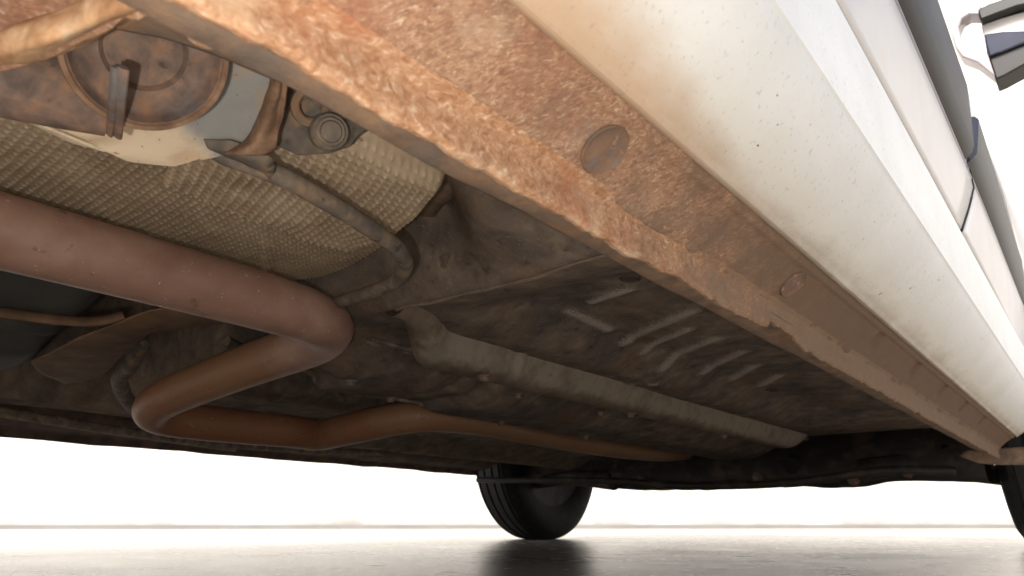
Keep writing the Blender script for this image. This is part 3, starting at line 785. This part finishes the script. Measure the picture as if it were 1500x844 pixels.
# bulkhead and undertray that close the engine bay
extrude_y('engine_undertray', [(-1.45, 0.30), (-1.40, 0.17), (-1.0, 0.155), (-0.5, 0.155), (-0.28, 0.17), (-0.24, 0.30)], [2.0 + 0.7 * i / 20 for i in range(21)], M['black'], car, wob=0.01, sharp=60, thick=0.003)
mesh('bulkhead', [(-1.66, 1.975, 0.16), (-0.20, 1.975, 0.16), (-0.20, 1.975, 0.62), (-1.66, 1.975, 0.62), (-1.66, 1.995, 0.16), (-0.20, 1.995, 0.16), (-0.20, 1.995, 0.62), (-1.66, 1.995, 0.62)],
     [(0, 1, 2, 3), (7, 6, 5, 4), (0, 4, 5, 1), (1, 5, 6, 2), (2, 6, 7, 3), (3, 7, 4, 0)], M['black'], car, smooth=False)

# --- wheels
def make_wheel(xc, yc, side):
    ry = 0.290
    gz = -CAM_H + yc * math.tan(RAKE)
    c = Vector((xc, yc, gz + ry * 0.992))
    we = bpy.data.objects.new('wheel', None); C.objects.link(we)
    we.parent = car; we.location = c - BASE
    W = 0.076
    prof = [(0.176, -W * 0.80), (0.188, -W * 0.93), (0.21, -W * 1.02), (0.235, -W * 1.06), (0.256, -W * 1.03), (0.270, -W * 0.93), (0.2795, -W * 0.80)]
    tread = []
    g = [-0.62, -0.22, 0.22, 0.62]
    last = -0.80
    for q in g:
        tread += [(0.2885, W * (q - 0.055)), (0.282, W * (q - 0.04)), (0.282, W * (q + 0.04)), (0.2885, W * (q + 0.055))]
    prof = prof + [(0.286, -W * 0.76)] + tread + [(0.286, W * 0.76)] + [(r, -h) for r, h in reversed(prof)]
    def lw(name, pr, m, par, seg, close=False):
        o = lathe(name, [(r, h * side) for r, h in pr], BASE, (1, 0, 0), m, par, seg=seg, sharp=30, close=close)
        return o
    lw('tyre', prof, M['rubber'], we, 96)
    lw('rim', [(0.178, -W * 0.82), (0.186, -W * 0.86), (0.184, -W * 0.74), (0.168, -W * 0.70), (0.160, -W * 0.4), (0.155, W * 0.3), (0.12, W * 0.55), (0.06, W * 0.5), (0.05, W * 0.62), (0, W * 0.62)], M['rim'], we, 64)
    lw('brake_drum', [(0.03, -W * 0.9), (0.10, -W * 0.6), (0.115, -W * 0.5), (0.115, W * 0.3), (0, W * 0.35)], M['black'], we, 48)
    return we
make_wheel(-0.105, 2.10, 1)
make_wheel(-1.60, 2.12, -1)
make_wheel(-0.115, -0.42, 1)
make_wheel(-1.632, -0.42, -1)

# arch liner behind the right front wheel
def liner(u, v):
    a = radians(188 - 140 * u)
    r = 0.335
    yc, zc = 2.10, 0.235
    return Vector((-0.25 + 0.19 * v, yc + r * cos(a), zc + r * sin(a) * (1 if a < pi else 1.0)))
gridmesh('arch_liner', liner, 40, 6, M['black'], car, thick=0.003)
sheet('liner_flange', [[at(1405, 668, y=1.77), at(1430, 678, y=1.775), at(1460, 681, y=1.78), at(1520, 681, y=1.78)], [at(1415, 660, y=1.775), at(1440, 660, y=1.785), at(1470, 657, y=1.79), at(1520, 654, y=1.79)]], 16, M['inner_sill'], car, nv=4, thick=0.003)
sheet('sill_end_cap', [[at(1440, 648, y=1.748), at(1449, 648, y=1.748), at(1452, 655, y=1.748)], [at(1450, 668, y=1.748), at(1455, 668, y=1.748), at(1458, 670, y=1.748)]], 4, M['tan'], car, nv=3, thick=0.002)

# --- right side: doors, mouldings, body shell
def door_x(z, y):
    # lower skin from the sill gap up to the moulding, then a slight bulge to the belt line
    pts = [(0.309, -0.0727), (0.35, -0.0668), (0.40, -0.0610), (0.43, -0.0585), (0.52, -0.056), (0.64, -0.054), (0.76, -0.058), (0.85, -0.066)]
    x = pts[-1][1]
    for (z0, x0), (z1, x1) in zip(pts, pts[1:]):
        if z <= z1:
            f = max(0, (z - z0) / (z1 - z0)); x = x0 + (x1 - x0) * f; break
    return x - 0.06 * ss(1.9, 2.9, y) ** 2 - 0.006 * ss(0.9, 1.8, y)
def split_y(z):
    pts = [(0.309, 0.868), (0.40, 0.985), (0.43, 0.95), (0.60, 0.955), (0.86, 0.97)]
    for (z0, a), (z1, b) in zip(pts, pts[1:]):
        if z <= z1: return a + (b - a) * (z - z0) / (z1 - z0)
    return pts[-1][1]
def door(name, ya, yb, za=False, zb=False):
    def fn(u, v):
        z = 0.309 + (0.86 - 0.309) * v
        a = split_y(z) + 0.0025 if ya is None else ya
        b = split_y(z) - 0.0025 if yb is None else yb
        y = a + (b - a) * u
        e = 0.0
        return Vector((door_x(z, y), y, z))
    return gridmesh(name, fn, 24, 60, M['door_paint'], car, thick=0.003, sharp=50)
rear_door = door('rear_door', -0.30, None)
front_door = door('front_door', None, 1.72)
def moulding(par, ya, yb, slant=0.0):
    prof = [(-0.0625, 0.4150), (-0.0545, 0.4185), (-0.0495, 0.4245), (-0.0478, 0.4290), (-0.0462, 0.4320), (-0.0425, 0.4720), (-0.0394, 0.5120), (-0.0402, 0.5180), (-0.0440, 0.5260), (-0.0600, 0.5320)]
    pl = [(-0.0640, 0.4050), (-0.0595, 0.4060), (-0.0575, 0.4100), (-0.0585, 0.4165), (-0.0640, 0.4165)]
    n = 30
    def sweep(name, pr, m, parent, closed):
        L = len(pr); vs, fs = [], []
        for j in range(n + 1):
            for (x, z) in pr:
                a = ya + slant * (z - 0.42)
                y = a + (yb - a) * j / n
                vs.append(Vector((x - 0.060 * ss(1.9, 2.9, y) ** 2 - 0.010 * ss(0.9, 1.8, y), y, z)))
        for j in range(n):
            for k in range(L if closed else L - 1):
                fs.append((j * L + k, j * L + (k + 1) % L, (j + 1) * L + (k + 1) % L, (j + 1) * L + k))
        fs.append(tuple(range(L))[::-1]); fs.append(tuple(n * L + k for k in range(L)))
        return mesh(name, vs, fs, m, parent, sharp=50)
    o = sweep('door_moulding', prof, M['trim'], par, False)
    sweep('moulding_lip', pl, M['trim_lip'], o, True)
    if slant:
        L = len(prof)
        vs = []
        for d in (-0.0015, -0.0005):
            for (x, z) in prof:
                a = ya + slant * (z - 0.42) + d
                vs.append(Vector((x - 0.010 * ss(0.9, 1.8, a), a, z)))
        fs = [tuple(range(L))[::-1], tuple(L + k for k in range(L))] + [(k, (k + 1) % L, L + (k + 1) % L, L + k) for k in range(L)]
        mesh('moulding_end', vs, fs, M['trim_end'], o, smooth=False)
    return o
moulding(rear_door, -0.28, 0.930)
moulding(front_door, 0.945, 1.70, 0.94)
tube('door_edge_seal', [(door_x(0.309 + 0.55 * k / 30, 1.0) - 0.0012, split_y(0.309 + 0.55 * k / 30), 0.309 + 0.55 * k / 30) for k in range(31)], 0.0042, M['gap'], rear_door, seg=8)
# dark seal behind the gaps
extrude_y('door_seal', [(-0.079, 0.300), (-0.079, 0.33), (-0.075, 0.40), (-0.072, 0.45), (-0.072, 0.85)], [-0.3, 0.5, 0.9, 1.2, 1.7], M['gap'], car, thick=0.002)

# body shell: closes the car above the floor
def shell(u, v):
    y = -0.95 + 3.75 * v
    roof = ss(1.75, 1.25, y) * ss(-1.0, -0.75, y)
    sec = [(-0.10, 0.34), (-0.075, 0.60), (-0.085, 0.86), (-0.20, 0.86 + 0.47 * roof), (-0.30, 0.90 + 0.47 * roof), (-1.44, 0.90 + 0.47 * roof), (-1.54, 0.86 + 0.47 * roof), (-1.655, 0.86), (-1.665, 0.60), (-1.64, 0.34)]
    k = min(int(u * 9), 8); f = u * 9 - k
    x = sec[k][0] * (1 - f) + sec[k + 1][0] * f; z = sec[k][1] * (1 - f) + sec[k + 1][1] * f
    if y > 2.1 or y < -0.6:
        x = -0.87 + (x + 0.87) * (1 - 0.12 * ss(2.1, 2.8, y))
    return Vector((x, y, z))
gridmesh('body_shell', shell, 36, 80, M['door_paint'], car, sharp=40)
for (ya, yb) in ((-0.25, 0.93), (0.99, 1.45)):
    gridmesh('side_window', lambda u, v: Vector((-0.080 - 0.115 * v + 0.003, ya + (yb - ya) * (u if True else u) - 0.12 * v * (1 if ya > 0.5 else 0), 0.885 + 0.42 * v)), 8, 6, M['window'], car, thick=0.003)
# front and rear wings beside the wheels
def wing(u, v):
    y = 1.724 + 1.05 * u
    z = 0.30 + 0.55 * v
    lo = 0.30
    d = abs(y - 2.10)
    if d < 0.345: lo = 0.235 + sqrt(max(0, 0.345 ** 2 - d * d))
    z = lo + (0.86 - lo) * v
    return Vector((door_x(max(z, 0.31), y) + 0.03 * gs(d - 0.2, 0.25) * (1 - v), y, z))
gridmesh('front_wing', wing, 60, 12, M['door_paint'], car, thick=0.003)

# --- side mirror
ym = 1.50
mb = bpy.data.objects.new('side_mirror', None); C.objects.link(mb); mb.parent = car
pm = at(1470, 80, y=ym); mb.location = pm - BASE
def mmesh(fn_obj):
    fn_obj.parent = mb
    for v in fn_obj.data.vertices: v.co = v.co - mb.location
    return fn_obj
def slab(name, px, y0, y1, m):
    a = [at(p[0], p[1], y=ym) for p in px]
    n = len(a)
    vs = [Vector((p.x, y0, p.z)) for p in a] + [Vector((p.x, y1, p.z)) for p in a]
    fs = [tuple(range(n)), tuple(range(2 * n - 1, n - 1, -1))] + [(i, (i + 1) % n, n + (i + 1) % n, n + i) for i in range(n)]
    o = mesh(name, vs, fs, m, car, sharp=40)
    bv = o.modifiers.new('soft', 'BEVEL'); bv.width = 0.003; bv.segments = 2
    return mmesh(o)
slab('mirror_arm', [(1438, 9), (1420, 10), (1405, 17), (1396, 32), (1395, 55), (1400, 72), (1410, 86), (1432, 94), (1458, 114), (1447, 80), (1436, 76), (1418, 71), (1408, 60), (1405, 42), (1410, 30), (1420, 24), (1436, 24)], ym - 0.008, ym + 0.030, M['mirror_arm'])
slab('mirror_housing_top', [(1433, 18), (1448, 10), (1475, 1), (1510, -8), (1560, -12), (1560, 4), (1515, 8), (1490, 13), (1460, 24), (1437, 33)], ym - 0.01, ym + 0.07, M['mirror_black'])
slab('mirror_housing', [(1442, 54), (1445, 76), (1452, 95), (1458, 115), (1472, 109), (1520, 82), (1560, 62), (1560, 44), (1500, 46), (1470, 49)], ym + 0.004, ym + 0.06, M['mirror_black'])
slab('mirror_glass', [(1442, 51), (1444, 66), (1449, 84), (1470, 76), (1515, 58), (1560, 50), (1560, 40), (1500, 46), (1470, 47)], ym - 0.003, ym + 0.003, M['glass'])
slab('mirror_cover', [(1436, 32), (1460, 23), (1515, 7), (1560, 3), (1560, 48), (1500, 49), (1470, 51), (1441, 56)], ym + 0.012, ym + 0.065, M['door_paint'])
